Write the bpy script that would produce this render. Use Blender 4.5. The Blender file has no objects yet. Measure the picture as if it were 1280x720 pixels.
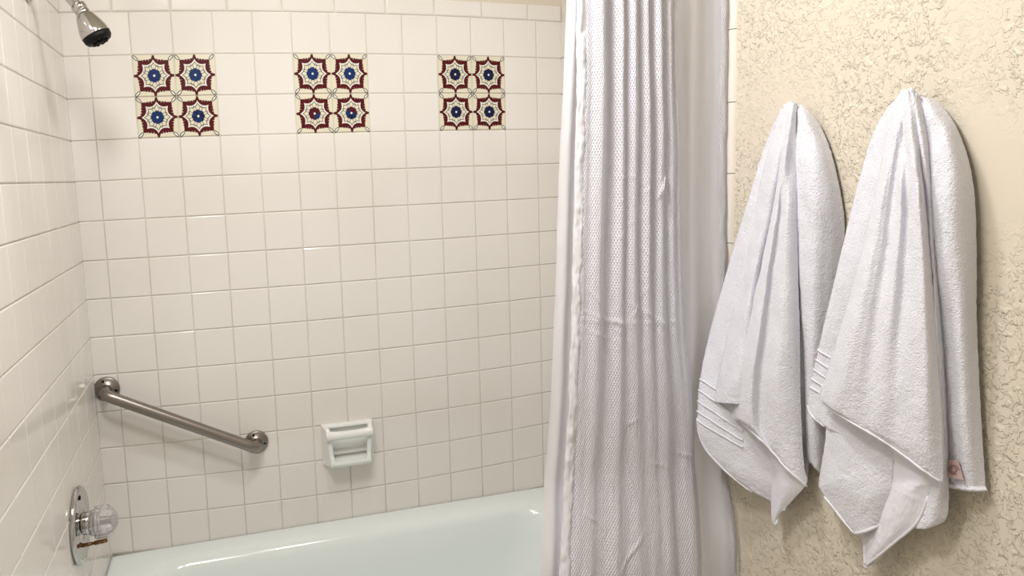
import bpy, bmesh, math, random
from mathutils import Vector, Matrix, noise as mnoise

# ------------------------------------------------------------------ units and room
T = 0.1095                 # tile pitch
ROW0 = 1.82                # height of the grout line above the painted tiles
W = 1.468                  # tub alcove width
RIM = ROW0 - 1.437         # tub rim height
YF = -2.75                 # wall behind the viewer
CEIL = 2.44
PI = math.pi
C = bpy.context.scene.collection
scn = bpy.context.scene

# ------------------------------------------------------------------ camera
CAMP = Vector((0.38938, -2.11821, ROW0 - 0.34527))
R_ = Vector((0.9664631, -0.2538216, -0.0390331))
U_ = Vector((0.0681234, 0.1068478, 0.9919389))
F_ = Vector((0.2476050, 0.9613314, -0.1205557))
FPX, PX, PY = 883.77, 640 - 130.08, 360 - 37.61
cd = bpy.data.cameras.new('camera'); cam = bpy.data.objects.new('camera', cd); C.objects.link(cam)
cam.matrix_world = Matrix(((R_.x, U_.x, -F_.x, CAMP.x), (R_.y, U_.y, -F_.y, CAMP.y), (R_.z, U_.z, -F_.z, CAMP.z), (0, 0, 0, 1)))
cd.sensor_width = 36.0; cd.lens = FPX / 1280 * 36.0
cd.shift_x = 130.08 / 1280; cd.shift_y = -37.61 / 1280
cd.clip_start = 0.02
scn.camera = cam

# ------------------------------------------------------------------ world, lamps, exposure
wd = bpy.data.worlds.new('world'); scn.world = wd; wd.use_nodes = True
wd.node_tree.nodes['Background'].inputs[0].default_value = (1.0, 0.95, 0.88, 1)
wd.node_tree.nodes['Background'].inputs[1].default_value = 0.3
def area(name, loc, target, size, energy, color, size_y=None):
    l = bpy.data.lights.new(name, 'AREA'); l.energy = energy; l.color = color
    l.shape = 'RECTANGLE' if size_y else 'DISK'; l.size = size
    if size_y: l.size_y = size_y
    o = bpy.data.objects.new(name, l); C.objects.link(o); o.location = loc
    o.rotation_euler = (Vector(target) - Vector(loc)).to_track_quat('-Z', 'Y').to_euler()
    return o
area('ceiling_light', (0.72, -1.0, 2.42), (0.72, -1.0, 0), 0.20, 11.0, (1.0, 0.985, 0.97))
area('added_fill_light', (0.30, -1.34, 2.42), (0.75, -1.2, 1.0), 0.36, 17.5, (1.0, 0.985, 0.975), 0.28)  # unseen fill lamp, added to brighten the curtain and towels
scn.view_settings.view_transform = 'Standard'; scn.view_settings.look = 'None'
scn.view_settings.gamma = 1.0; scn.view_settings.use_curve_mapping = False
scn.view_settings.exposure = 0.04

# ------------------------------------------------------------------ helpers
def ray(x, y):
    return (F_ * 1.0 + R_ * ((x - PX) / FPX) - U_ * ((y - PY) / FPX))
def on_y(x, y, Y):
    d = ray(x, y); return CAMP + d * ((Y - CAMP.y) / d.y)
def on_x(x, y, X):
    d = ray(x, y); return CAMP + d * ((X - CAMP.x) / d.x)

def link(name, me, m, parent=None):
    o = bpy.data.objects.new(name, me); C.objects.link(o)
    for mm in (m if isinstance(m, (list, tuple)) else [m]): me.materials.append(mm)
    if parent: o.parent = parent
    return o
def obj(name, bm, m, parent=None, smooth=True):
    me = bpy.data.meshes.new(name); bm.to_mesh(me); bm.free()
    if smooth:
        for p in me.polygons: p.use_smooth = True
    return link(name, me, m, parent)
def tag(o, label=None, cat=None, group=None, kind=None):
    if label: o['label'] = label
    if cat: o['category'] = cat
    if group: o['group'] = group
    if kind: o['kind'] = kind
    return o
def thing(name, label, cat, loc, group=None):
    o = bpy.data.objects.new(name, None); C.objects.link(o); o.empty_display_size = 0.05
    o.location = loc
    return tag(o, label, cat, group)
def keep(o, root):
    """geometry was made in world space: shift it so it sits right under its parent"""
    o.data.transform(Matrix.Translation(-Vector(root.location))); return o
def box(bm, lo, hi):
    vs = [bm.verts.new((x, y, z)) for x in (lo[0], hi[0]) for y in (lo[1], hi[1]) for z in (lo[2], hi[2])]
    for f in ((0,1,3,2),(4,6,7,5),(0,4,5,1),(2,3,7,6),(0,2,6,4),(1,5,7,3)):
        bm.faces.new([vs[i] for i in f])
    return vs
def bevel_mod(o, w, seg=3):
    b = o.modifiers.new('bevel', 'BEVEL'); b.width = w; b.segments = seg; b.limit_method = 'ANGLE'
def basis(axis):
    a = Vector(axis).normalized()
    t = Vector((0, 0, 1)) if abs(a.z) < 0.9 else Vector((1, 0, 0))
    u = a.cross(t).normalized(); return a, u, a.cross(u)
def lathe(bm, prof, o, axis, seg=48, lobes=0, amp=0, mat=0):
    a, u, v = basis(axis); o = Vector(o); rings = []
    for (d, r) in prof:
        rings.append([bm.verts.new(o + a * d + (u * math.cos(2*PI*k/seg) + v * math.sin(2*PI*k/seg)) * max(r, 1e-5) * (1 + (amp*math.cos(lobes*2*PI*k/seg) if lobes else 0))) for k in range(seg)])
    for A, B in zip(rings, rings[1:]):
        for k in range(seg):
            f = bm.faces.new((A[k], A[(k+1) % seg], B[(k+1) % seg], B[k])); f.material_index = mat
    f = bm.faces.new(list(reversed(rings[0]))); f.material_index = mat
    f = bm.faces.new(rings[-1]); f.material_index = mat
def tube(bm, pts, r, seg=14, closed=False):
    pts = [Vector(p) for p in pts]; rs = r if isinstance(r, (list, tuple)) else [r] * len(pts)
    rings = []; n = None
    for i, p in enumerate(pts):
        t = (pts[min(i+1, len(pts)-1)] - pts[max(i-1, 0)]).normalized()
        if n is None:
            n = t.orthogonal().normalized()
        n = (n - t * n.dot(t)).normalized(); b = t.cross(n)
        rings.append([bm.verts.new(p + (n * math.cos(2*PI*k/seg) + b * math.sin(2*PI*k/seg)) * rs[i]) for k in range(seg)])
    for A, B in zip(rings, rings[1:]):
        for k in range(seg): bm.faces.new((A[k], A[(k+1) % seg], B[(k+1) % seg], B[k]))
    bm.faces.new(list(reversed(rings[0]))); bm.faces.new(rings[-1])
def cr(p0, p1, p2, p3, t):
    return 0.5 * ((2*p1) + (-p0+p2)*t + (2*p0-5*p1+4*p2-p3)*t*t + (-p0+3*p1-3*p2+p3)*t*t*t)
def spline(pts, f):
    """Catmull-Rom through a list of numbers or Vectors at f in 0..1"""
    n = len(pts) - 1; s = min(max(f, 0), 1) * n; i = min(int(s), n - 1); t = s - i
    a = pts[i-1] if i > 0 else pts[0]*2 - pts[1]
    d = pts[i+2] if i + 2 <= n else pts[n]*2 - pts[n-1]
    return cr(a, pts[i], pts[i+1], d, t)
def interp(tab, y):
    """piecewise linear over [(y, value)...]"""
    if y <= tab[0][0]: return tab[0][1]
    for (a, va), (b, vb) in zip(tab, tab[1:]):
        if y <= b: return va + (vb - va) * (y - a) / (b - a)
    return tab[-1][1]
def smooth(a, b, x):
    t = min(max((x - a) / (b - a), 0), 1); return t * t * (3 - 2 * t)

# ------------------------------------------------------------------ materials
class MAT:
    def __init__(s, name, col, rough=0.5, metal=0.0, **kw):
        s.m = bpy.data.materials.new(name); s.m.use_nodes = True; s.nt = s.m.node_tree; s.N = s.nt.nodes; s.L = s.nt.links
        s.b = s.N['Principled BSDF']; s.b.inputs['Base Color'].default_value = (*col, 1)
        s.b.inputs['Roughness'].default_value = rough; s.b.inputs['Metallic'].default_value = metal
        for k, v in kw.items(): s.b.inputs[k.replace('_', ' ')].default_value = v
    def node(s, t, **kw):
        n = s.N.new(t)
        for k, v in kw.items():
            if k.startswith('i_'): n.inputs[k[2:].replace('_', ' ')].default_value = v
            else: setattr(n, k, v)
        return n
    def noise(s, scale, detail=2, coord='Object', **kw):
        tc = s.node('ShaderNodeTexCoord'); n = s.node('ShaderNodeTexNoise'); s.L.new(tc.outputs[coord], n.inputs['Vector'])
        n.inputs['Scale'].default_value = scale; n.inputs['Detail'].default_value = detail
        for k, v in kw.items(): n.inputs[k].default_value = v
        return n
    def math(s, op, a, b=None, c=None):
        n = s.node('ShaderNodeMath', operation=op)
        for i, q in enumerate((a, b, c)):
            if q is None: continue
            if isinstance(q, (int, float)): n.inputs[i].default_value = q
            else: s.L.new(q, n.inputs[i])
        return n.outputs[0]
    def bump(s, h, strength=0.3, dist=0.002):
        b = s.node('ShaderNodeBump'); b.inputs['Strength'].default_value = strength; b.inputs['Distance'].default_value = dist
        s.L.new(h, b.inputs['Height']); s.L.new(b.outputs[0], s.b.inputs['Normal']); return b
    def colmix(s, fac, c1, c2, lo=0.35, hi=0.65):
        r = s.node('ShaderNodeValToRGB'); r.color_ramp.elements[0].position = lo; r.color_ramp.elements[1].position = hi
        r.color_ramp.elements[0].color = (*c1, 1); r.color_ramp.elements[1].color = (*c2, 1)
        s.L.new(fac, r.inputs[0]); s.L.new(r.outputs[0], s.b.inputs['Base Color']); return r

def M_tile():
    q = MAT('cream_glazed_tile', (.80, .74, .67), .10)
    n = q.noise(2.2, 2); q.colmix(n.outputs[0], (.80, .76, .71), (.835, .80, .755))
    h = q.noise(14, 2); q.bump(h.outputs[0], .12, .002); return q.m
def M_grout():
    q = MAT('grout', (.66, .60, .51), .9); n = q.noise(9, 3)
    q.colmix(n.outputs[0], (.68, .63, .55), (.80, .755, .69)); return q.m
def M_wall():
    q = MAT('textured_beige_paint', (.71, .64, .525), .42)
    nz = q.noise(58, 2.2, 'Object', Distortion=.7, Roughness=.6)
    sm = q.node('ShaderNodeMapRange', interpolation_type='SMOOTHSTEP'); q.L.new(nz.outputs[0], sm.inputs[0])
    sm.inputs[1].default_value = .50; sm.inputs[2].default_value = .52
    nz2 = q.noise(95, 2, 'Object', Distortion=.6)
    s2 = q.node('ShaderNodeMapRange', interpolation_type='SMOOTHSTEP'); q.L.new(nz2.outputs[0], s2.inputs[0])
    s2.inputs[1].default_value = .56; s2.inputs[2].default_value = .60
    big = q.noise(4.0, 1)
    mk = q.node('ShaderNodeMapRange'); q.L.new(big.outputs[0], mk.inputs[0]); mk.inputs[1].default_value = .30; mk.inputs[2].default_value = .52
    mid = q.noise(70, 1)
    mm = q.node('ShaderNodeMapRange'); q.L.new(mid.outputs[0], mm.inputs[0]); mm.inputs[1].default_value = .42; mm.inputs[2].default_value = .56
    h = q.math('ADD', q.math('MULTIPLY', sm.outputs[0], mm.outputs[0]), q.math('MULTIPLY', s2.outputs[0], .8))
    h = q.math('MULTIPLY', h, mk.outputs[0])
    q.bump(h, 1.0, .0016)
    return q.m
def M_cloth(name, waffle, transl=.25, col=(.90, .895, .95)):
    q = MAT(name, col, .75)
    q.b.inputs['Sheen Weight'].default_value = .15
    uv = q.node('ShaderNodeUVMap'); sp = q.node('ShaderNodeSeparateXYZ'); q.L.new(uv.outputs[0], sp.inputs[0])
    fine = q.noise(55, 3)
    if waffle:
        k = 2 * PI / .0088
        a = q.math('ABSOLUTE', q.math('SINE', q.math('MULTIPLY', q.math('ADD', sp.outputs[0], q.math('MULTIPLY', sp.outputs[1], .75)), k / 2)))
        b = q.math('ABSOLUTE', q.math('SINE', q.math('MULTIPLY', q.math('SUBTRACT', sp.outputs[0], q.math('MULTIPLY', sp.outputs[1], .75)), k / 2)))
        h = q.math('ADD', q.math('MULTIPLY', a, b), q.math('MULTIPLY', fine.outputs[0], .6))
        q.bump(h, .9, .0022)
    else:
        q.bump(fine.outputs[0], .4, .003)
    tr = q.node('ShaderNodeBsdfTranslucent'); tr.inputs[0].default_value = (*col, 1)
    mx = q.node('ShaderNodeMixShader'); mx.inputs[0].default_value = transl
    q.L.new(q.b.outputs[0], mx.inputs[1]); q.L.new(tr.outputs[0], mx.inputs[2])
    q.L.new(mx.outputs[0], q.N['Material Output'].inputs[0])
    return q.m
def M_terry():
    q = MAT('white_terry', (.81, .81, .88), .95)
    q.b.inputs['Sheen Weight'].default_value = .35; q.b.inputs['Sheen Roughness'].default_value = .6
    n = q.noise(330, 2, 'Object', Roughness=.7); n2 = q.noise(85, 2, 'Object')
    h = q.math('ADD', n.outputs[0], q.math('MULTIPLY', n2.outputs[0], .5))
    q.bump(h, .85, .0036); return q.m
def plain(name, col, rough=.5, metal=0., **kw): return MAT(name, col, rough, metal, **kw).m
def M_brushed():
    q = MAT('brushed_steel', (.29, .26, .235), .34, 1.0)
    n = q.noise(160, 3); q.bump(n.outputs[0], .12, .0008); return q.m
def M_chrome():
    q = MAT('chrome', (.55, .54, .53), .07, 1.0); n = q.noise(40, 1); q.bump(n.outputs[0], .04, .001); return q.m
def M_enamel():
    q = MAT('white_enamel', (.82, .87, .85), .14); n = q.noise(6, 1); q.bump(n.outputs[0], .03, .002); return q.m
def M_brass():
    q = MAT('tarnished_brass', (.22, .12, .06), .4, 1.0); n = q.noise(200, 2)
    q.colmix(n.outputs[0], (.10, .05, .025), (.42, .26, .13)); return q.m
TILE, GROUT, WALLM = M_tile(), M_grout(), M_wall()
PAINT = plain('smooth_beige_paint', (.71, .64, .525), .6)
CEILM = plain('ceiling_paint', (.80, .76, .68), .8)
FLOORM = plain('floor_vinyl', (.55, .52, .46), .5)
FRONTM = plain('white_wall_paint', (.84, .83, .80), .7)
WAFFLE, LINER = M_cloth('waffle_fabric', True), M_cloth('liner_fabric', False, .35, (.86, .85, .89))
HEMF = M_cloth('ruffled_hem_fabric', True, .2, (.89, .88, .92))
RUF = M_cloth('puckered_fabric', False, .2, (.90, .89, .93))
TERRY = M_terry(); TERRYSMOOTH = MAT('woven_cotton', (.80, .795, .85), .8).m
STEEL, CHROME, ENAMEL, BRASS = M_brushed(), M_chrome(), M_enamel(), M_brass()
CERAM = plain('soap_dish_ceramic', (.84, .85, .82), .14)
BLACK = plain('black_rubber', (.004, .004, .004), .5, Specular_IOR_Level=.2)
ACRYL = MAT('clear_acrylic', (.95, .92, .94), .08, 0, Transmission_Weight=.80, IOR=1.49).m
MARO = plain('maroon_glaze', (.085, .004, .007), .35, Specular_IOR_Level=.2)
CREAM = plain('painted_tile_cream', (.76, .71, .56), .3)
PALE = plain('painted_tile_white', (.84, .82, .76), .2)
INK = plain('painted_tile_ink', (.015, .018, .012), .35, Specular_IOR_Level=.2)
BLUE = plain('painted_tile_blue', (.006, .030, .13), .4, Specular_IOR_Level=.2)
NAVY = plain('painted_tile_navy', (.006, .010, .05), .4, Specular_IOR_Level=.2)

# ------------------------------------------------------------------ tile layout (slightly uneven hand-set rows)
CX = [0.72168, 0.76802, -0.00153, 0.00075, 0.00052, 2e-05, -0.00176, 0.00241, 0.0002, -0.00044]
CZ = [-0.67054, 3e-05, -0.77907, 0.0067, 0.00208, 0.00887, 0.00117, 0.0229, -0.00033, -0.00657]
I0, IR = 0.4043, 13.8114
def G(i, j):
    u = (i - 7) / 7; v = (j - 6) / 7
    m = (1, u, v, u*u, u*v, v*v, u**3, u*u*v, u*v*v, v**3)
    x = sum(a*b for a, b in zip(m, CX)); z = sum(a*b for a, b in zip(m, CZ))
    return min(max(x, 0), W), ROW0 + z
def rimz(x):
    t = (x - W / 2) / (W / 2); return ROW0 - 1.4455 + .0235 * t * t
random.seed(4)
def slab(bm, q, n, g=.0008, inset=.0028, th=.0032, rnd=True, side=1.0):
    """one glazed tile: q = four corners (bottom left, bottom right, top right, top left seen from the room), n = unit normal into the room"""
    ex = (q[1] - q[0]).normalized(); ez = (q[3] - q[0]).normalized()
    sg = ((1, 1), (-1, 1), (-1, -1), (1, -1))
    def at(k, d, dn): return q[k] + ex * sg[k][0] * (g + (d - g) * side if d > g else g) + ez * sg[k][1] * d + n * dn
    tilt = [random.uniform(-.00018, .00018) if rnd else 0 for _ in range(4)]
    A = [bm.verts.new(at(k, g, 0)) for k in range(4)]; B = [bm.verts.new(at(k, g + inset * .35, th * .75)) for k in range(4)]
    D = [bm.verts.new(at(k, g + inset, th + tilt[k])) for k in range(4)]
    for P, Q in ((A, B), (B, D)):
        for k in range(4): bm.faces.new((P[k], P[(k+1) % 4], Q[(k+1) % 4], Q[k]))
    bm.faces.new(D)
PAINTED = {(i, j) for c in (2, 6, 10) for i in (c, c+1) for j in (0, 1)}

# back wall: grout bed, tiles, top trim and the painted wall above, one mesh
bm = bmesh.new()
def quad(bm, pts, mi):
    f = bm.faces.new([bm.verts.new(p) for p in pts]); f.material_index = mi; return f
NB = Vector((0, -1, 0)); YB = -.0005
cols = [I0] + list(range(1, 14)) + [IR]
quad(bm, [(0, YB, .3), (W, YB, .3), (W, YB, ROW0 + .2), (0, YB, ROW0 + .2)], 1)
def V(i, j): x, z = G(i, j); return Vector((x, YB, z))
for j in range(-1, 13):
    for a, b in zip(cols, cols[1:]):
        if (a, j) in PAINTED: continue
        q = [V(a, j+1), V(b, j+1), V(b, j), V(a, j)]
        if j == 12:
            for k in (0, 1): q[k].z = rimz(q[k].x) - .012
        slab(bm, q, NB, side=.6)
x = -.02
while x < W:                                   # bullnose trim course, six inch pieces
    xa, xb = max(x, 0), min(x + .1525, W)
    ia = I0 + xa / W * (IR - I0); ib = I0 + xb / W * (IR - I0)
    za, zb = G(ia, -1)[1], G(ib, -1)[1]
    if xb - xa > .01: slab(bm, [Vector((xa, YB, za)), Vector((xb, YB, zb)), Vector((xb, YB, zb + .050)), Vector((xa, YB, za + .050))], NB, inset=.006, th=.005)
    x += .1525
for f in bm.faces:
    pass
quad(bm, [(0, -.001, ROW0 + .152), (W, -.001, ROW0 + .152), (W, -.001, CEIL), (0, -.001, CEIL)], 2)
o = obj('wall_back', bm, [TILE, GROUT, PAINT], smooth=False); tag(o, kind='structure')

# left wall (the plumbing wall)
bm = bmesh.new(); NL = Vector((1, 0, 0)); XL = .0005
def leftz(j): return G(I0, j)[1]
ys = [0.0] + [-(.036 + .1095 * k) for k in range(0, 12)]
YE = ys[-1] - .001
quad(bm, [(XL, YE, .3), (XL, 0, .3), (XL, 0, CEIL - .1), (XL, YE, CEIL - .1)], 1)
for j in range(-2, 13):
    for a, b in zip(ys, ys[1:]):
        q = [Vector((XL, b, leftz(j+1))), Vector((XL, a, leftz(j+1))), Vector((XL, a, leftz(j))), Vector((XL, b, leftz(j)))]
        if j == 12:
            for k in (0, 1): q[k].z = rimz(0) - .012
        slab(bm, q, NL, side=.35)
quad(bm, [(.001, YE, leftz(-2) + .001), (.001, 0, leftz(-2) + .001), (.001, 0, CEIL), (.001, YE, CEIL)], 2)
quad(bm, [(.001, YF, 0), (.001, YE, 0), (.001, YE, CEIL), (.001, YF, CEIL)], 2)
o = obj('wall_left', bm, [TILE, GROUT, PAINT], smooth=False); tag(o, kind='structure')

# right wall: textured paint towards the viewer, tile inside the alcove, rounded trim between
bm = bmesh.new(); NR = Vector((-1, 0, 0))
quad(bm, [(W, YF, 0), (W, YF, CEIL), (W, -.80, CEIL), (W, -.80, 0)], 2)
quad(bm, [(W, -.80, 0), (W, -.80, CEIL), (W, 0, CEIL), (W, 0, 0)], 1)
yy = [0.0] + [-(.012 + .1095 * k) for k in range(1, 7)] + [-.778]
for j in range(-1, 13):
    for a, b in zip(yy, yy[1:]):
        z0, z1 = G(IR, j+1)[1], G(IR, j)[1]
        if j == 12: z0 = rimz(W) - .012
        slab(bm, [Vector((W, a, z0)), Vector((W, b, z0)), Vector((W, b, z1)), Vector((W, a, z1))], NR, th=.006)
# trim pieces
zj = on_x(915, 38, W).z
k = 2
while True:
    zt = zj + .1525 * k; zb = zt - .1525 + .0016
    if zt < .05: break
    prof = [(-.7775, 0), (-.7778, .007), (-.783, .0095), (-.790, .0098), (-.797, .008), (-.802, .0045), (-.804, 0)]
    ra = [bm.verts.new((W - d, y, zt)) for y, d in prof]; rb = [bm.verts.new((W - d, y, max(zb, 0))) for y, d in prof]
    for q in range(len(prof) - 1):
        f = bm.faces.new((ra[q], ra[q+1], rb[q+1], rb[q])); f.material_index = 3; f.smooth = True
    for rr in (ra, list(reversed(rb))):
        f = bm.faces.new([bm.verts.new(v.co) for v in rr]); f.material_index = 3
    k -= 1
o = obj('wall_right', bm, [TILE, GROUT, WALLM, plain('trim_tile', (.80, .75, .68), .38)], smooth=False); tag(o, kind='structure')
bm = bmesh.new(); quad(bm, [(0, YF, 0), (0, YF, CEIL), (W, YF, CEIL), (W, YF, 0)], 0)
tag(obj('wall_front', bm, FRONTM, smooth=False), kind='structure')
bm = bmesh.new(); quad(bm, [(0, YF, 0), (W, YF, 0), (W, 0, 0), (0, 0, 0)], 0)
tag(obj('floor', bm, FLOORM, smooth=False), kind='structure')
bm = bmesh.new(); quad(bm, [(0, YF, CEIL), (0, 0, CEIL), (W, 0, CEIL), (W, YF, CEIL)], 0)
tag(obj('ceiling', bm, CEILM, smooth=False), kind='structure')

# ------------------------------------------------------------------ bathtub
def rrect(cx, cy, hx, hy, r, n):
    """rounded rectangle, n points per corner"""
    out = []
    for (sx, sy, a0) in ((1, 1, 0), (-1, 1, 90), (-1, -1, 180), (1, -1, 270)):
        for k in range(n):
            a = math.radians(a0 + 90 * k / (n - 1))
            out.append((cx + sx * (hx - r) + r * math.cos(a), cy + sy * (hy - r) + r * math.sin(a)))
    return out
tub = thing('bathtub', 'glossy white enamel bathtub set against the tiled wall', 'bathtub', (W / 2, -.38, 0))
TB = .004
def ring(l, r, b, f, rad):
    x0, x1, y0, y1 = TB + l, W - TB - r, -.756 + f, -TB - b
    return rrect((x0 + x1) / 2, (y0 + y1) / 2, (x1 - x0) / 2, (y1 - y0) / 2, rad, 14)
prof = [(ring(0, 0, 0, .002, .004), 'floor'), (ring(0, 0, 0, 0, .006), -.03), (ring(0, 0, 0, 0, .006), -.012), (ring(.002, .002, .002, .006, .008), -.002), (ring(.012, .012, .010, .016, .012), 0),
        (ring(.055, .055, .055, .060, .07), -.001), (ring(.070, .075, .072, .075, .12), -.004), (ring(.085, .09, .085, .088, .135), -.013), (ring(.094, .10, .094, .097, .14), -.03),
        (ring(.102, .125, .105, .106, .14), -.09), (ring(.115, .19, .120, .12, .14), -.20), (ring(.13, .25, .135, .135, .13), -.29), (ring(.16, .30, .17, .17, .11), -.335), (ring(.24, .40, .24, .24, .09), -.35)]
bm = bmesh.new(); rings = []
for pts, dz in prof:
    rings.append([bm.verts.new((x, y, 0.002 if dz == 'floor' else rimz(x) * (1 if dz > -.05 else 0) + (RIM if dz <= -.05 else 0) + dz)) for x, y in pts])
n = len(rings[0])
for A, B in zip(rings, rings[1:]):
    for k in range(n): bm.faces.new((A[k], A[(k+1) % n], B[(k+1) % n], B[k]))
bm.faces.new(rings[-1])
bmesh.ops.recalc_face_normals(bm, faces=bm.faces)
o = keep(obj('tub_body', bm, ENAMEL, tub), tub)
bm = bmesh.new(); lathe(bm, [(0, .0), (0, .030), (.004, .030), (.006, .024), (.004, .0)], (.36, -.38, RIM - .349), (0, 0, 1), 32)
keep(obj('drain', bm, CHROME, tub), tub)
bm = bmesh.new()
tube(bm, [(x, -.0055, rimz(x) + .0015) for x in [TB + .004 + (W - .018) * k / 40 for k in range(41)]], .0038, 8)
o = obj('trim_1', bm, plain('caulk', (.40, .37, .31), .7)); tag(o, kind='structure')

# ------------------------------------------------------------------ painted tiles
def poly_layer(bm, pts, h, mi):
    vs = [bm.verts.new((x, z, h)) for x, z in pts]
    c = bm.verts.new((sum(p[0] for p in pts) / len(pts), sum(p[1] for p in pts) / len(pts), h))
    for k in range(len(vs)):
        f = bm.faces.new((c, vs[k], vs[(k+1) % len(vs)])); f.material_index = mi
def line_layer(bm, pts, w, h, mi, closed=True):
    n = len(pts); P = [Vector(p) for p in pts]; L = []; Rr = []
    for k in range(n):
        a, b = (P[(k-1) % n], P[(k+1) % n]) if closed else (P[max(k-1, 0)], P[min(k+1, n-1)])
        t = (b - a); t = t.normalized() if t.length > 1e-9 else Vector((1, 0)); q = Vector((-t.y, t.x)) * w / 2
        L.append(bm.verts.new((*(P[k] + q), h))); Rr.append(bm.verts.new((*(P[k] - q), h)))
    for k in range(n if closed else n - 1):
        f = bm.faces.new((L[k], L[(k+1) % n], Rr[(k+1) % n], Rr[k])); f.material_index = mi
def star(main, diag, dip, n=10):
    """eight-pointed star with hollow (concave) arcs between the points"""
    out = []
    for k in range(8):
        a0, a1 = k * PI / 4, (k + 1) * PI / 4
        r0, r1 = (main, diag) if k % 2 == 0 else (diag, main)
        p0 = Vector((r0 * math.cos(a0), r0 * math.sin(a0))); p1 = Vector((r1 * math.cos(a1), r1 * math.sin(a1)))
        m = (p0 + p1) / 2; inn = m * (1 - dip)
        for s in range(n):
            t = s / n; out.append(tuple(p0 * (1-t)**2 + inn * 2 * t * (1-t) + p1 * t * t))
    return out
def frame_outline():
    """outer edge of the maroon band: points at the four sides, a run of lobes towards each corner"""
    out = []
    half = [(.487, .0), (.487, .024), (.450, .032), (.412, .046), (.380, .062), (.362, .080), (.350, .115), (.347, .18), (.342, .24), (.330, .28), (.315, .315)]
    for k in range(4):
        a = k * PI / 2; ca, sa = math.cos(a), math.sin(a)
        seq = half + [(y, x) for x, y in reversed(half)][:]
        for x, y in seq: out.append((x * ca - y * sa, x * sa + y * ca))
    return out
def painted_mesh(flower_mats):
    bm = bmesh.new()
    vs = box(bm, (-.486, -.486, 0), (.486, .486, .030))
    bmesh.ops.bevel(bm, geom=[e for e in bm.edges if min(v.co.z for v in e.verts) > .02], offset=.014, segments=2, affect='EDGES')
    H = .0308; S = .0016
    poly_layer(bm, frame_outline(), H, 1)
    for kk in range(4):
        aa = kk * PI / 2; ca, sa = math.cos(aa), math.sin(aa)
        for cn, (px_, py_, rr) in enumerate(((.372, .080, .030), (.358, .146, .032), (.352, .213, .032), (.344, .274, .029), (.330, .330, .042))):
            for sy in (1, -1):
                x_, y_ = px_ * ca - py_ * sy * sa, px_ * sa + py_ * sy * ca
                poly_layer(bm, [(x_ + rr * math.cos(q * PI / 8), y_ + rr * math.sin(q * PI / 8)) for q in range(16)], H + S * (.25 + .03 * (kk * 10 + cn * 2 + (sy > 0)) * .5), 1)
    poly_layer(bm, star(.385, .385, .36), H + S, 2)
    poly_layer(bm, star(.345, .345, .36), H + S * 2, 0)
    line_layer(bm, star(.316, .300, .36, 8), .015, H + S * 3, 3)
    for k in range(8):                                   # petal outlines around the flower
        a = k * PI / 4 + PI / 8; pts = []
        for s in range(14):
            t = s / 14 * 2 * PI; r = .205 + .062 * math.cos(t); w = .034 * math.sin(t)
            pts.append((r * math.cos(a) - w * math.sin(a), r * math.sin(a) + w * math.cos(a)))
        line_layer(bm, pts, .010, H + S * 3, 3)
    for sx in (1, -1):
        for sz in (1, -1):
            a = math.atan2(sz, sx); c = .600; pts = []
            for s in range(16):
                t = s / 16 * 2 * PI; r = c + .078 * math.cos(t); w = .030 * math.sin(t)
                pts.append((r * math.cos(a) - w * math.sin(a), r * math.sin(a) + w * math.cos(a)))
            poly_layer(bm, pts, H + S, 2); line_layer(bm, pts, .017, H + S * 2, 3)
    n = 64; fl = [(.148 + .016 * abs(math.cos(4 * t)) - .004,) for t in [0]]
    pts = []
    for s in range(n):
        t = s / n * 2 * PI; r = .130 + .036 * abs(math.cos(4 * t)) ** .6
        pts.append((r * math.cos(t), r * math.sin(t)))
    c = bm.verts.new((0, 0, H + S * 4)); ring_ = [bm.verts.new((x, y, H + S * 4)) for x, y in pts]
    for k in range(n):
        f = bm.faces.new((c, ring_[k], ring_[(k+1) % n])); f.material_index = flower_mats[int(k / n * 8) % 8]
    for k in range(8):
        a = k * PI / 4 + PI / 8; line_layer(bm, [(.06 * math.cos(a), .06 * math.sin(a)), (.14 * math.cos(a), .14 * math.sin(a))], .008, H + S * 5, 5, False)
    poly_layer(bm, [(.028 * math.cos(t * PI / 8), .028 * math.sin(t * PI / 8)) for t in range(16)], H + S * 6, 2)
    return bm
PLABEL = {2: 'leftmost square panel of four painted tiles with blue flowers, near the shower head',
          6: 'middle square panel of four painted tiles, lower flowers partly dark red',
          10: 'rightmost square panel of four painted tiles with navy flowers, near the curtain'}
for c0 in (2, 6, 10):
    x0, z0 = G(c0 + 1, 1)
    root = thing('painted_tile_panel', PLABEL[c0], 'decorative tiles', (x0, 0, z0), 'painted tile panels in the back wall')
    for i in (c0, c0 + 1):
        for j in (0, 1):
            fm = [4] * 8
            if c0 == 6 and j == 1: fm = [6, 6, 6, 6, 6, 6, 4, 4] if i == 6 else [6, 6, 6, 4, 4, 5, 5, 4]
            elif c0 == 10: fm = [5] * 8
            elif (i + j) == 4: fm = [5, 4, 5, 4, 5, 4, 4, 5]
            bm = painted_mesh([6 if q == 6 else (5 if q == 5 else 4) for q in fm])
            a, b, d, e = V(i, j+1), V(i+1, j+1), V(i+1, j), V(i, j)
            for v in bm.verts:                          # fit the unit tile into its slot in the wall
                s, t, h = v.co.x + .5, v.co.y + .5, v.co.z
                p = (a * (1-s) + b * s) * (1-t) + (e * (1-s) + d * s) * t
                v.co = Vector((p.x, -.0006 - h * .115, p.z))
            mats = [CREAM, MARO, PALE, INK, BLUE, NAVY, MARO]
            ob = obj('painted_tile', bm, mats, root, smooth=False); keep(ob, root)
            if fm[0] == 6: ob['label'] = 'painted tile with a dark red flower' if i == 6 else 'painted tile with a flower half red and half navy'

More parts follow.
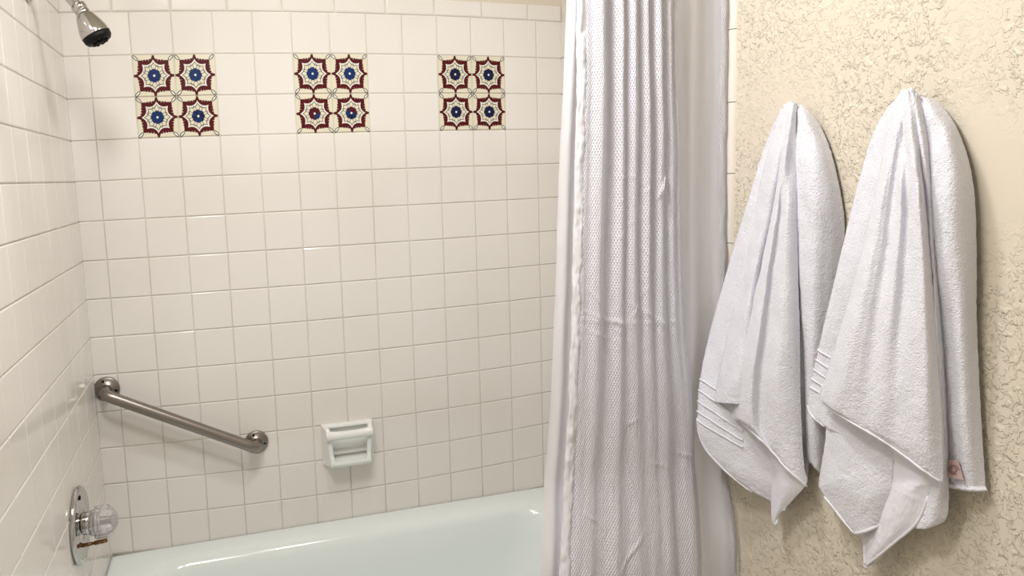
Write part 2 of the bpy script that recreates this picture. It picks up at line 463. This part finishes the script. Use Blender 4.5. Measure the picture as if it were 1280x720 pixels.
# ------------------------------------------------------------------ grab bar
A = on_y(134, 485.5, 0); B = on_y(320.5, 551.5, 0)
gb = thing('grab_bar', 'brushed steel grab bar slanting down across the white tiles', 'grab bar', (A.x, 0, A.z))
y0 = -.005
AW = Vector((A.x, y0, A.z)); BW = Vector((B.x, y0, B.z))
for nm, P in (('mounting_flange', AW), ('mounting_flange', BW)):
    bm = bmesh.new()
    lathe(bm, [(0, .0345), (.002, .0355), (.005, .0350), (.0075, .031), (.008, .018), (.012, .0165), (.012, .0)], P, (0, -1, 0), 48)
    f = keep(obj(nm, bm, STEEL, gb), gb)
    for k in range(3):
        a = PI / 2 + .3 + k * 2 * PI / 3
        bm = bmesh.new(); lathe(bm, [(0, .0), (0, .0038), (.0012, .0034), (.0016, .002), (.0008, .0)], P + Vector((.0255 * math.cos(a), -.0074, .0255 * math.sin(a))), (0, -1, 0), 16)
        s = keep(obj('screw', bm, BLACK, f), gb)
D = (BW - AW).normalized(); OUT = Vector((0, -.058, 0)); r = .032
pts = [AW + Vector((0, -.004, 0)), AW + Vector((0, -.015, 0))]
def fillet(P, d1, d2, r, n=10):
    """round corner at P from direction d1 to d2"""
    return [(P - d1 * r) * (1-t)**2 + P * 2 * t * (1-t) + (P + d2 * r) * t * t for t in [k / n for k in range(n + 1)]]
O1 = AW + OUT; O2 = BW + OUT; o_ = Vector((0, -1, 0))
pts = [AW + o_ * .004] + fillet(O1, o_, D, r) + [O1 + D * (r + (O2 - O1).length * .0 + .02)] + [O2 - D * (r + .02)] + fillet(O2, D, -o_, r) + [BW + o_ * .004]
bm = bmesh.new(); tube(bm, pts, .0158, 28)
keep(obj('rail', bm, STEEL, gb), gb)

# ------------------------------------------------------------------ soap dish
P = on_y(434, 551, 0)
sd = thing('soap_dish', 'white ceramic soap dish with a washcloth bar set in the tiles', 'soap dish', (P.x, 0, P.z))
bm = bmesh.new()
hw, hz = .080, .064
def prism(bm, pts, x0, x1):
    a = [bm.verts.new((x0, y, z)) for y, z in pts]; b = [bm.verts.new((x1, y, z)) for y, z in pts]
    n = len(pts)
    for k in range(n): bm.faces.new((a[k], a[(k+1) % n], b[(k+1) % n], b[k]))
    bm.faces.new(list(reversed(a))); bm.faces.new(b)
box(bm, (-hw, -.012, -hz), (hw, -.002, hz))                                   # back plate
prism(bm, [(-.004, -hz), (-.060, -hz + .006), (-.066, -hz + .016), (-.064, -hz + .026), (-.052, -hz + .022), (-.004, -hz + .026)], -hw + .017, hw - .017)   # tray
for s in (-1, 1):                                                             # cheeks lean in towards the front
    side = [(-.004, -hz), (-.060, -hz + .006), (-.066, -hz + .022), (-.058, -.02), (-.056, hz - .034), (-.060, hz - .014), (-.050, hz - .002), (-.004, hz)]
    xs = (hw, hw - .014)
    tp = lambda y, z: .012 * (hz - z) / (2 * hz) * min(1, -y / .06)
    vo = [bm.verts.new((s * (xs[0] + (y + .004) * .16 - tp(y, z)), y, z)) for y, z in side]
    vi = [bm.verts.new((s * (xs[1] + (y + .004) * .08 - .003 - tp(y, z)), y, z)) for y, z in side]
    n = len(side)
    for k in range(n): bm.faces.new((vo[k], vo[(k+1) % n], vi[(k+1) % n], vi[k]))
    bm.faces.new(list(reversed(vo))); bm.faces.new(vi)
prism(bm, [(-.004, hz - .012), (-.024, hz - .008), (-.022, hz), (-.004, hz)], -hw + .006, hw - .006)     # top ledge against the wall
prism(bm, [(-.010, -.028), (-.026, -.030), (-.024, -.020), (-.010, -.014)], -hw + .012, hw - .012)        # inner step
bmesh.ops.recalc_face_normals(bm, faces=bm.faces)
ob = obj('dish', bm, CERAM, sd)
rm = ob.modifiers.new('remesh', 'REMESH'); rm.mode = 'VOXEL'; rm.voxel_size = .0016; rm.use_smooth_shade = True
sm = ob.modifiers.new('smooth', 'SMOOTH'); sm.iterations = 7; sm.factor = .6
bm = bmesh.new()
bx = hw - .012
tube(bm, [(-bx - .003 + (2 * bx + .006) * k / 24, -.055 - .002 * math.sin(PI * k / 24), hz - .021 - .002 * math.sin(PI * k / 24)) for k in range(25)],
     [.0125 + .004 * (abs(k - 12) / 12) ** 4 for k in range(25)], 20)
obj('washcloth_bar', bm, CERAM, sd)

# ------------------------------------------------------------------ shower valve
VY, VZ = -.373, ROW0 - 1.146
XW = .0045
va = thing('shower_valve', 'round chrome shower valve on the side wall above the tub', 'shower valve', (0, VY, VZ))
bm = bmesh.new(); lathe(bm, [(0, .088), (.004, .0905), (.008, .0895), (.0115, .084), (.0095, .074), (.008, .055), (.009, .03), (.012, .026), (.012, 0)], (XW, VY, VZ), (1, 0, 0), 72)
keep(obj('escutcheon', bm, CHROME, va), va)
bm = bmesh.new(); lathe(bm, [(0, .0265), (.020, .0265), (.021, .024), (.026, .0235), (.027, .0195), (.036, .0175), (.037, .019), (.042, .019), (.042, 0)], (XW + .010, VY, VZ + .001), (1, 0, 0), 40)
keep(obj('sleeve', bm, CHROME, va), va)
bm = bmesh.new()
KX = .050
lathe(bm, [(0, .018), (.007, .029), (.018, .0385), (.046, .0385), (.058, .029), (.066, .016), (.068, .009)], (KX - .024, VY, VZ - .001), (1, .0, 0), 10)
kb = keep(obj('knob', bm, ACRYL, va, smooth=False), va); bevel_mod(kb, .0012, 2)
kb['label'] = 'clear faceted acrylic knob'
bm = bmesh.new(); lathe(bm, [(0, .006), (.030, .006), (.030, .010), (.034, .010), (.034, 0)], (KX - .006, VY, VZ - .001), (1, 0, 0), 16)
keep(obj('knob_stem', bm, CHROME, va), va)
bm = bmesh.new(); lathe(bm, [(0, .0045), (.020, .0045), (.021, .0035), (.026, .0035), (.027, .0052), (.046, .0052), (.047, .0042), (.052, .0052), (.056, .0040), (.056, 0)], (XW + .006, VY - .002, VZ - .052), (1, .0, .06), 18)
o = keep(obj('diverter_pin', bm, BRASS, va), va); o['label'] = 'tarnished brass pin without its cap'
bm = bmesh.new(); lathe(bm, [(0, .0), (0, .006), (.002, .005), (.0025, 0)], (XW + .0095, VY, VZ + .066), (1, 0, 0), 18)
keep(obj('screw', bm, BLACK, va), va)

# ------------------------------------------------------------------ shower head
SY = -.350
sh = thing('wall_shower', 'chrome shower head on a bent arm at the top left corner', 'shower head', (XW, SY, ROW0 + .10))
WZ = ROW0 + .087
bm = bmesh.new(); lathe(bm, [(0, .030), (.003, .031), (.008, .027), (.013, .014), (.014, 0)], (XW, SY, WZ), (1, 0, 0), 40)
keep(obj('wall_flange', bm, CHROME, sh), sh)
h0 = on_y(101.5, 13, SY - .01); tip = on_y(122, 47, SY - .01); e1 = on_y(84, -10, SY - .008)
d = (tip - h0).normalized(); da = (h0 - e1).normalized()
corner = Vector((e1.x - .015, SY - .004, WZ + .006))
bm = bmesh.new()
tube(bm, [Vector((XW + .004, SY, WZ)), Vector((XW + .02, SY, WZ + .001))] + fillet(corner, Vector((1, 0, 0)), (h0 - corner).normalized(), .022) + [h0], .0118, 22)
keep(obj('shower_arm', bm, CHROME, sh), sh)
bm = bmesh.new(); lathe(bm, [(-.014, .0125), (-.013, .0162), (-.002, .0165), (0, .0145), (.002, .0145), (.003, .0160), (.011, .0155), (.013, .011), (.018, .011), (.018, 0)], h0, da * .6 + d * .4, 8 * 5)
keep(obj('swivel_collar', bm, CHROME, sh), sh)
L = (tip - h0).length
hd = (tip - h0).normalized()
bm = bmesh.new(); S0 = h0 + hd * .008
lathe(bm, [(-.003, .010), (.0, .0165), (.010, .0215), (.026, .0275), (.040, .0318), (.050, .0330), (.051, .0330), (.051, .0)], S0, hd, 48)
keep(obj('spray_housing', bm, CHROME, sh), sh)
bm = bmesh.new()
lathe(bm, [(.0505, .0), (.0505, .0325), (.061, .0312), (.067, .0265), (.067, 0)], S0, hd, 48)
keep(obj('spray_face', bm, BLACK, sh), sh)
a_, u_, v_ = basis(hd); bm = bmesh.new()
for k in range(8):
    q = k * PI / 4 + .2; lathe(bm, [(.066, .0), (.066, .0048), (.0715, .0044), (.0725, 0)], S0 + (u_ * math.cos(q) + v_ * math.sin(q)) * .0140, hd, 12)
lathe(bm, [(.066, .0), (.066, .007), (.0715, .0065), (.072, 0)], S0, hd, 16)
keep(obj('nozzles', bm, BLACK, sh), sh)

# ------------------------------------------------------------------ curtain and liner
def sheet(name, mat, root, left, right, yfun, fold, nz=150, ns=240, width=1.0, ztop=1.96, zbot=.10, extra=None, uoff=0, s0=0., s1=1., thick=0):
    """hanging cloth; left/right give its edges as x over z, yfun its distance, fold its depth relief"""
    bm = bmesh.new(); uvl = bm.loops.layers.uv.new('UVMap'); grid = []
    for iz in range(nz + 1):
        z = ztop + (zbot - ztop) * iz / nz; row = []
        xl, xr = left(z), right(z)
        for k in range(ns + 1):
            s = s0 + (s1 - s0) * k / ns
            dx, dy = fold(s, z)
            x = xl + (xr - xl) * s + dx
            row.append(bm.verts.new((x, yfun(z) - dy, z)))
        grid.append(row)
    for iz in range(nz):
        for k in range(ns):
            f = bm.faces.new((grid[iz][k], grid[iz+1][k], grid[iz+1][k+1], grid[iz][k+1]))
            for lp, (a, b) in zip(f.loops, ((k, iz), (k, iz+1), (k+1, iz+1), (k+1, iz))):
                lp[uvl].uv = (uoff + a / ns * width * (s1 - s0), (zbot - ztop) * b / nz)
    ob = obj(name, bm, mat, root)
    if thick:
        so = ob.modifiers.new('solid', 'SOLIDIFY'); so.thickness = thick; so.offset = 0
    return keep(ob, root)
def edge_px(tab, yfun):
    """edge given at several heights in the photo -> x as a function of z"""
    pts = []
    for px, py in tab:
        Y = yfun(1.4)
        for _ in range(4):
            q = on_y(px, py, Y); Y = yfun(q.z)
        pts.append((-q.z, q.x))
    pts.sort()
    (a, xa), (b, xb) = pts[-2], pts[-1]
    sl = (xb - xa) / (b - a) if b != a else 0
    def f(z):
        if -z > b: return xb + sl * .6 * (-z - b)
        return interp(pts, -z)
    return f
y_liner = lambda z: -.768 - .016 * smooth(1.5, .95, z) - .040 * smooth(.82, .60, z)
y_outer = lambda z: -.796 - .020 * smooth(1.5, .95, z) - .042 * smooth(.85, .55, z)
lin_l = edge_px([(708, 0), (704, 100), (699, 200), (695, 330), (692, 400), (689, 480), (684, 560), (679, 640), (675, 720)], y_liner)
lin_r0 = edge_px([(905, 0), (906, 200), (907, 330), (911, 450), (918, 580), (921, 650), (924, 720)], y_liner)
lin_r = lambda z: min(lin_r0(z), W - .014)
out_l = edge_px([(722, 0), (722, 100), (720, 200), (717, 330), (715, 420), (711, 520), (706, 620), (700, 720)], y_outer)
out_r = edge_px([(846, 0), (847, 100), (851, 200), (853, 330), (858, 420), (867, 520), (873, 620), (877, 720)], y_outer)

def n1(x, y=0, z=0): return mnoise.noise(Vector((x, y, z)))
RID = [(.075, .030, .006), (.175, .055, .020), (.365, .040, .018), (.485, .050, .019), (.615, .042, .018), (.745, .045, .019), (.865, .042, .016), (.945, .030, .010)]
def crease(s, z, s_a, z_a, s_b, z_b, w, h):
    ax, az, bx_, bz = s_a * .26, z_a, s_b * .26, z_b
    px, pz = s * .26 - ax, z - az; dx, dz = bx_ - ax, bz - az
    t = (px * dx + pz * dz) / (dx * dx + dz * dz)
    if t < -.1 or t > 1.1: return 0
    q = (px * dz - pz * dx) / math.hypot(dx, dz)
    return h * math.exp(-(q / w) ** 2) * max(0, math.sin(PI * min(max((t + .1) / 1.2, 0), 1)))
zpx = lambda px, py: on_y(px, py, -.84).z
def fold_outer(s, z):
    sw = .014 * n1(z * 1.3, 3) + .008 * n1(z * 5, s * 2)
    low = smooth(1.35, .75, z)
    d = 0
    for i, (c, w, a) in enumerate(RID):
        cc = c + sw + low * (.02 * math.sin(i * 2.3)); ww = w * (1 + .35 * low)
        d += a * 1.15 * (1 - .25 * low) * math.exp(-((s - cc) / ww) ** 2)
    d -= .010 * low * math.exp(-((s - .22) / .05) ** 2)
    top = smooth(1.75, 1.95, z)
    d += .004 * n1(s * 9, z * 2.2, 1) + .0016 * n1(s * 26, z * 9, 5) + .0008 * n1(s * 60, z * 40, 8)
    for q in CREASES: d += crease(s, z, *q)
    return 0, d + .010 * math.sin(PI * s)
def SZ(px, py):
    q = on_y(px, py, -.84); return ((q.x - out_l(q.z)) / (out_r(q.z) - out_l(q.z)), q.z)
CREASES = []
for (x0, y0_, x1, y1_, w, h) in [(846, 200, 826, 256, .0028, .007), (750, 221, 846, 222, .0022, .0022), (720, 402, 850, 405, .0030, .0035), (735, 392, 800, 412, .0025, .004), (790, 380, 840, 408, .0025, .004),
        (738, 415, 776, 428, .0022, .0035), (790, 400, 812, 360, .0022, .004), (776, 300, 798, 275, .0020, .003), (740, 362, 755, 380, .002, .003), (838, 566, 875, 572, .0024, .004), (810, 578, 836, 584, .0022, .003),
        (766, 705, 796, 660, .0024, .004), (780, 560, 792, 620, .0024, .004), (775, 540, 800, 520, .002, .003), (800, 300, 815, 320, .002, .003), (830, 408, 856, 400, .002, .003), (725, 640, 748, 652, .002, .003),
        (755, 395, 790, 430, .0016, .003), (805, 245, 822, 232, .0016, .003), (778, 255, 790, 243, .0016, .0025)]:
    (sa, za), (sb, zb) = SZ(x0, y0_), SZ(x1, y1_); CREASES.append((sa, za, sb, zb, w, h))
def fold_liner(s, z):
    d = .010 * math.exp(-((s - .045) / .030) ** 2) + .004 * math.exp(-((s - .13) / .03) ** 2)
    d += .006 * math.sin(s * 38) * smooth(.14, .3, s) * smooth(.72, .6, s)
    d += .011 * math.exp(-((s - .80) / .045) ** 2) - .006 * math.exp(-((s - .90) / .045) ** 2) + .006 * smooth(.95, 1, s)
    d += .0022 * n1(s * 7, z * 3, 2) + .0010 * n1(s * 30, z * 16, 4)
    return 0, d
liner = thing('shower_curtain_liner', 'smooth thin white curtain liner showing behind the waffle shower curtain', 'curtain liner', (1.25, -.80, 0), )
sheet('liner_sheet', LINER, liner, lin_l, lin_r, y_liner, fold_liner, 130, 200, .9)
# folded-over waffle strip along the liner's right edge
hem_l = edge_px([(901, 0), (894, 60), (891, 100), (890, 130), (891, 200), (893, 330), (896, 450), (900, 560)], y_liner)
sheet('side_hem', HEMF, liner, lambda z: min(hem_l(z), W - .03), lambda z: lin_r(z) + .001, lambda z: y_liner(z) - .022, lambda s, z: (0, .004 * math.sin(PI * s) + .0022 * n1(s * 2, z * 30, 6)), 160, 14, .05, thick=.0012, zbot=.15)
cur = thing('shower_curtain', 'white waffle weave shower curtain gathered in soft vertical folds', 'shower curtain', (1.25, -.85, 0))
sheet('curtain_fabric', WAFFLE, cur, out_l, out_r, y_outer, fold_outer, 420, 420, .62, thick=0)
def fold_ruf(s, z):
    return .0035 * n1(z * 9, 1) + .0015 * n1(z * 41, 2), .005 * math.sin(PI * s) + .0040 * n1(s * 2.2, z * 21, 3) * (1 + n1(z * 3, 9)) + .0020 * n1(s * 5, z * 68, 7)
sheet('puckered_hem', RUF, cur, lambda z: out_l(z) - .004, lambda z: out_l(z) + .019, lambda z: y_outer(z) - .004, fold_ruf, 420, 12, .03, thick=.0012)
# rod above the picture
bm = bmesh.new(); tube(bm, [(.012, -.80, 1.985), (W - .012, -.80, 1.985)], .0125, 24)
rod = thing('curtain_rod', 'chrome curtain rod spanning the alcove above the shower curtain', 'curtain rod', (W / 2, -.80, 1.985))
keep(obj('rod', bm, CHROME, rod), rod)
for xx, ax in ((.0065, 1), (W - .0015, -1)):
    bm = bmesh.new(); lathe(bm, [(0, .028), (.004, .028), (.010, .018), (.016, .016), (.016, 0)], (xx, -.80, 1.985), (ax, 0, 0), 32)
    keep(obj('end_flange', bm, CHROME, rod), rod)

# ------------------------------------------------------------------ towels
def patch(rows, nu=70, nv=150, seed=0, wr=1.0):
    """rows: (yL, xL, xR, yR, [depth off the wall ...], bow) top to bottom in photo coordinates -> function and grid"""
    nd = 9
    ctrl = []
    for r in rows:
        yl, xl, xr, yr, ds = r[:5]; bow = r[5] if len(r) > 5 else 0; line = []
        for k in range(nd):
            t = k / (nd - 1); dep = spline([float(q) for q in ds], t)
            x = xl + (xr - xl) * t; y = yl + (yr - yl) * t + bow * math.sin(PI * t)
            line.append(on_x(x, y, W - dep))
        ctrl.append(line)
    def f(u, v):
        return spline([spline(line, u) for line in ctrl], v)
    bm = bmesh.new(); grid = []
    for a in range(nv + 1):
        v = a / nv; line = [spline([c[k] for c in ctrl], v) for k in range(nd)]; row = []
        for b in range(nu + 1):
            u = b / nu; p = spline(line, u)
            e = smooth(0, .06, u) * smooth(1, .94, u)
            k = wr * (.0045 * n1(p.y * 14 + seed, p.z * 5, seed) * e + .0022 * n1(p.y * 40, p.z * 22, seed + 3) * e + .0009 * n1(p.y * 130, p.z * 120, seed + 9) + .0006 * n1(p.y * 300, p.z * 300, seed))
            row.append(bm.verts.new((min(p.x - k, W - .004), p.y, p.z)))
        grid.append(row)
    for a in range(nv):
        for b in range(nu):
            bm.faces.new((grid[a][b], grid[a+1][b], grid[a+1][b+1], grid[a][b+1]))
    return bm, f, grid
def add_patch(name, root, rows, mat=None, thick=.006, **kw):
    bm, f, grid = patch(rows, **kw)
    ob = obj(name, bm, mat or TERRY, root)
    so = ob.modifiers.new('solid', 'SOLIDIFY'); so.thickness = thick; so.offset = -1
    keep(ob, root); return ob, grid
def hem_along(root, grid, which, r=.0022, off=.001, name='hem'):
    pts = [v for v in which]
    bm = bmesh.new(); tube(bm, pts, r, 8); return keep(obj(name, bm, TERRYSMOOTH, root), root)
def border(root, grid, v0, v1, n, u0=0., u1=1., name='woven_border', depth_shift=.0015, slope=0.):
    """ribs of the woven band, following the towel surface"""
    bm = bmesh.new(); nv, nu = len(grid) - 1, len(grid[0]) - 1
    for q in range(n):
        pts = []
        for k in range(24):
            u = u0 + (u1 - u0) * k / 23; v = v0 + (v1 - v0) * q / (n - 1) + slope * (u - u0)
            fv, fu = min(v * nv, nv - 1e-4), min(u * nu, nu - 1e-4); iv, iu = int(fv), int(fu); tv, tu = fv - iv, fu - iu
            p = (grid[iv][iu] * (1-tu) + grid[iv][iu+1] * tu) * (1-tv) + (grid[iv+1][iu] * (1-tu) + grid[iv+1][iu+1] * tu) * tv
            pts.append(Vector(p) - Vector((depth_shift, 0, 0)))
        tube(bm, pts, .0017, 6)
    return keep(obj(name, bm, TERRYSMOOTH, root), root)
def co(grid): return [[Vector(v) for v in row] for row in grid]
def build_patch(name, root, rows, mat=None, thick=.006, **kw):
    bm, f, grid = patch(rows, **kw); g = [[v.co.copy() for v in row] for row in grid]
    ob = obj(name, bm, mat or TERRY, root)
    so = ob.modifiers.new('solid', 'SOLIDIFY'); so.thickness = thick; so.offset = -1
    keep(ob, root); return ob, g

P1 = on_x(988, 128, W)
t1 = thing('bath_towel', 'white terry towel hanging nearer the shower curtain, the smaller left one', 'towel', (W, P1.y, P1.z), 'white towels hanging on the textured wall')
# back layer, left
ob, g = build_patch('back_fold', t1, [
    (136, 976, 1000, 134, [.012, .026, .020]), (165, 963, 1002, 165, [.016, .030, .024]), (200, 950, 1004, 200, [.020, .032, .026]), (260, 932, 1008, 260, [.028, .034, .026]),
    (340, 908, 1014, 345, [.042, .044, .036, .028, .024]), (420, 886, 1018, 430, [.068, .060, .044, .030, .024]), (480, 874, 1015, 500, [.094, .072, .048, .032, .022]), (530, 872, 1010, 570, [.106, .076, .050, .034, .022]), (558, 880, 1006, 602, [.098, .072, .048, .032, .020]), (583, 901, 1004, 606, [.078, .060, .042, .030, .018], 9), (604, 925, 985, 630, [.056, .046, .034, .026, .018], 4), (616, 942, 968, 629, [.040, .036, .030, .024, .018])], seed=1)
border(t1, g, .535, .625, 5, .0, .42, slope=.10)
hem_along(t1, g, [g[k][0] for k in range(int(.62 * 150), 151, 2)], .0024)
# right part behind the dark seam
ob, g = build_patch('side_fold', t1, [
    (131, 992, 1004, 131, [.030, .030, .020]), (140, 993, 1022, 152, [.045, .044, .012]), (170, 993, 1034, 176, [.052, .050, .040, .010]), (205, 994, 1043, 205, [.052, .058, .044, .010]), (250, 995, 1052, 248, [.048, .060, .042, .008]),
    (300, 996, 1056, 290, [.046, .054, .034, .006]), (380, 998, 1050, 370, [.042, .046, .028, .006]), (460, 1000, 1040, 450, [.038, .040, .026, .006]), (530, 1002, 1034, 540, [.032, .034, .024, .006]), (572, 1004, 1030, 596, [.024, .028, .022, .006])], seed=2)
# middle fold
ob, g = build_patch('middle_fold', t1, [
    (130, 980, 994, 128, [.020, .040, .030]), (160, 969, 992, 160, [.022, .052, .036]), (200, 957, 985, 200, [.026, .056, .036]), (270, 942, 972, 270, [.032, .060, .034]), (350, 926, 955, 350, [.046, .068, .036]),
    (420, 909, 948, 430, [.064, .082, .044]), (470, 898, 945, 480, [.080, .092, .052]), (503, 892, 944, 507, [.088, .092, .060])], seed=3, nu=40)
# front
ob, g = build_patch('front_fold', t1, [
    (127, 984, 997, 129, [.030, .050, .036]), (150, 979, 995, 148, [.036, .064, .052]), (200, 973, 995, 200, [.040, .074, .062, .052]), (270, 961, 997, 270, [.040, .074, .066, .074, .066, .050]), (350, 944, 998, 350, [.046, .082, .068, .078, .070, .050]),
    (420, 930, 1000, 420, [.056, .092, .072, .082, .072, .050]), (480, 918, 1001, 490, [.066, .098, .076, .082, .070, .048]), (518, 916, 1004, 565, [.074, .096, .074, .074, .064, .046], -4), (526, 926, 1008, 600, [.072, .086, .070, .068, .060, .044], -1), (531, 930, 1009, 608, [.072, .082, .068, .064, .058, .044], 0)], seed=4, nu=90)
hem_along(t1, g, g[-1][::3], .0026)
hem_along(t1, g, [g[k][0] for k in range(100, 151, 2)], .0020)
# hanging corner seen from its underside
ob, g = build_patch('hanging_corner', t1, [
    (545, 940, 1000, 560, [.030, .044, .040]), (575, 955, 1005, 585, [.032, .048, .042]), (590, 962, 1008, 604, [.034, .050, .044]), (618, 963, 994, 622, [.034, .046, .040]), (640, 964, 976, 640, [.036, .042, .038]), (655, 966, 968, 654, [.038, .040, .038])], mat=TERRYSMOOTH, seed=5, nu=40, nv=60, thick=.004)

P2 = on_x(1133, 115, W)
t2 = thing('bath_towel', 'larger white terry towel hanging on the right with a small care label', 'towel', (W, P2.y, P2.z), 'white towels hanging on the textured wall')
ob, g = build_patch('back_fold', t2, [
    (122, 1121, 1140, 120, [.014, .034, .030]), (140, 1106, 1142, 140, [.016, .040, .034]), (170, 1090, 1144, 170, [.020, .044, .034]), (220, 1075, 1146, 220, [.026, .044, .036]), (300, 1055, 1148, 300, [.034, .044, .036, .036]),
    (380, 1036, 1150, 380, [.042, .042, .036, .036]), (440, 1022, 1150, 450, [.046, .042, .034, .034]), (490, 1012, 1140, 510, [.048, .046, .034, .032]), (515, 1012, 1120, 540, [.048, .048, .036, .032]), (534, 1032, 1100, 556, [.048, .052, .040, .030], 3)], seed=11)
border(t2, g, .66, .76, 5, .0, .25, slope=.12)
hem_along(t2, g, [g[k][0] for k in range(int(.85 * 150), 151, 2)], .0024)
# right hanging side
ob, g = build_patch('side_fold', t2, [
    (119, 1142, 1168, 124, [.030, .036, .016]), (135, 1146, 1186, 143, [.044, .044, .014]), (165, 1150, 1200, 168, [.052, .050, .046, .012]), (205, 1153, 1212, 205, [.054, .060, .050, .012]), (255, 1156, 1219, 252, [.050, .066, .052, .012]),
    (330, 1160, 1221, 330, [.046, .060, .050, .012]), (400, 1164, 1221, 395, [.036, .046, .046, .012]), (480, 1168, 1224, 470, [.026, .040, .040, .012]), (550, 1170, 1228, 545, [.022, .034, .036, .012]), (600, 1172, 1232, 608, [.022, .030, .030, .012], 3), (602, 1174, 1231, 612, [.020, .028, .028, .012], 4)], seed=12)
hem_along(t2, g, g[-1][::3], .0030)
SIDE = g
# second front fold right of the main one
ob, g = build_patch('middle_fold', t2, [
    (114, 1133, 1150, 118, [.040, .052, .034]), (140, 1138, 1158, 145, [.052, .062, .040]), (190, 1146, 1168, 195, [.056, .066, .040]), (260, 1152, 1172, 262, [.056, .064, .036]), (340, 1158, 1176, 340, [.054, .062, .034]),
    (420, 1164, 1181, 420, [.054, .060, .032]), (500, 1168, 1184, 500, [.052, .058, .032]), (580, 1170, 1186, 580, [.048, .054, .032]), (630, 1156, 1186, 632, [.042, .046, .032], 3), (652, 1144, 1182, 650, [.040, .044, .032], 5), (659, 1142, 1174, 655, [.038, .042, .032], 4)], seed=13, nu=36)
# rear hanging tip
ob, g = build_patch('hanging_corner', t2, [
    (540, 1090, 1184, 560, [.026, .044, .040, .036]), (590, 1088, 1180, 600, [.028, .040, .050, .040]), (622, 1080, 1164, 612, [.030, .040, .052, .044]), (650, 1076, 1147, 652, [.030, .042, .050, .044]), (676, 1078, 1118, 678, [.032, .042, .046, .042]), (696, 1079, 1094, 698, [.034, .040, .042, .040]), (709, 1080, 1081, 708, [.036, .038, .037])], mat=TERRYSMOOTH, seed=14, nu=60, nv=80, thick=.004)
hem_along(t2, g, [g[k][-1] for k in range(30, 79, 2)], .0020)
# left hanging corner
ob, g = build_patch('lower_fold', t2, [
    (508, 1030, 1128, 545, [.046, .056, .050, .040]), (545, 1032, 1122, 560, [.046, .056, .052, .040]), (600, 1024, 1117, 578, [.046, .058, .054, .040], -4), (614, 1026, 1116, 590, [.046, .060, .056, .040], -2), (640, 1046, 1114, 612, [.046, .056, .056, .040]), (660, 1062, 1106, 642, [.046, .052, .050, .040], 2), (667, 1069, 1100, 655, [.046, .050, .048, .040], 2)], seed=15, nu=60, nv=80)
hem_along(t2, g, [g[k][0] for k in range(44, 79, 2)], .0024)
hem_along(t2, g, g[-1][::3], .0026)
# main front
ob, g = build_patch('front_fold', t2, [
    (112, 1127, 1139, 113, [.034, .058, .046]), (130, 1118, 1144, 130, [.036, .066, .060]), (170, 1108, 1150, 170, [.040, .072, .064, .078, .062]), (230, 1096, 1156, 230, [.044, .080, .064, .080, .072, .090, .062]), (300, 1080, 1162, 300, [.052, .088, .070, .084, .072, .092, .062]),
    (370, 1062, 1167, 370, [.060, .096, .076, .088, .074, .092, .062]), (430, 1044, 1172, 440, [.068, .100, .082, .088, .076, .090, .062]), (480, 1029, 1177, 515, [.074, .100, .084, .088, .078, .086, .060]), (499, 1024, 1179, 570, [.074, .096, .082, .084, .076, .080, .060], 4), (506, 1030, 1179, 598, [.072, .090, .080, .078, .072, .074, .060], -3), (511, 1036, 1179, 604, [.072, .086, .078, .074, .070, .070, .060], -3)], seed=16, nu=110)
hem_along(t2, g, g[-1][::3], .0023)
hem_along(t2, g, [g[k][0] for k in range(105, 151, 2)], .0020)
# care label
LM = plain('care_label_cloth', (.60, .45, .44), .8); LI = plain('care_label_ink', (.30, .12, .13), .8)
a, b, c_, d_ = on_x(1184, 574, W - .036), on_x(1198, 575, W - .037), on_x(1205, 600, W - .037), on_x(1184, 596, W - .036)
bm = bmesh.new(); vs = [bm.verts.new(p) for p in (a, d_, c_, b)]; bm.faces.new(vs)
lb = obj('care_label', bm, LM, t2, smooth=False); keep(lb, t2); so = lb.modifiers.new('solid', 'SOLIDIFY'); so.thickness = .0012; so.offset = 1
lb['label'] = 'small pinkish cloth label with a printed swirl'
bm = bmesh.new(); cc = on_x(1192, 587, W - .0390); e1 = (b - a).normalized(); e2 = (a - d_).normalized()
for rr, a0, a1 in ((.0085, 0, 5.2), (.005, 2, 7.6)):
    tube(bm, [cc + e1 * rr * math.cos(a0 + (a1 - a0) * k / 20) + e2 * rr * .8 * math.sin(a0 + (a1 - a0) * k / 20) for k in range(21)], .0005, 6)
keep(obj('printed_swirl', bm, LI, lb), t2)
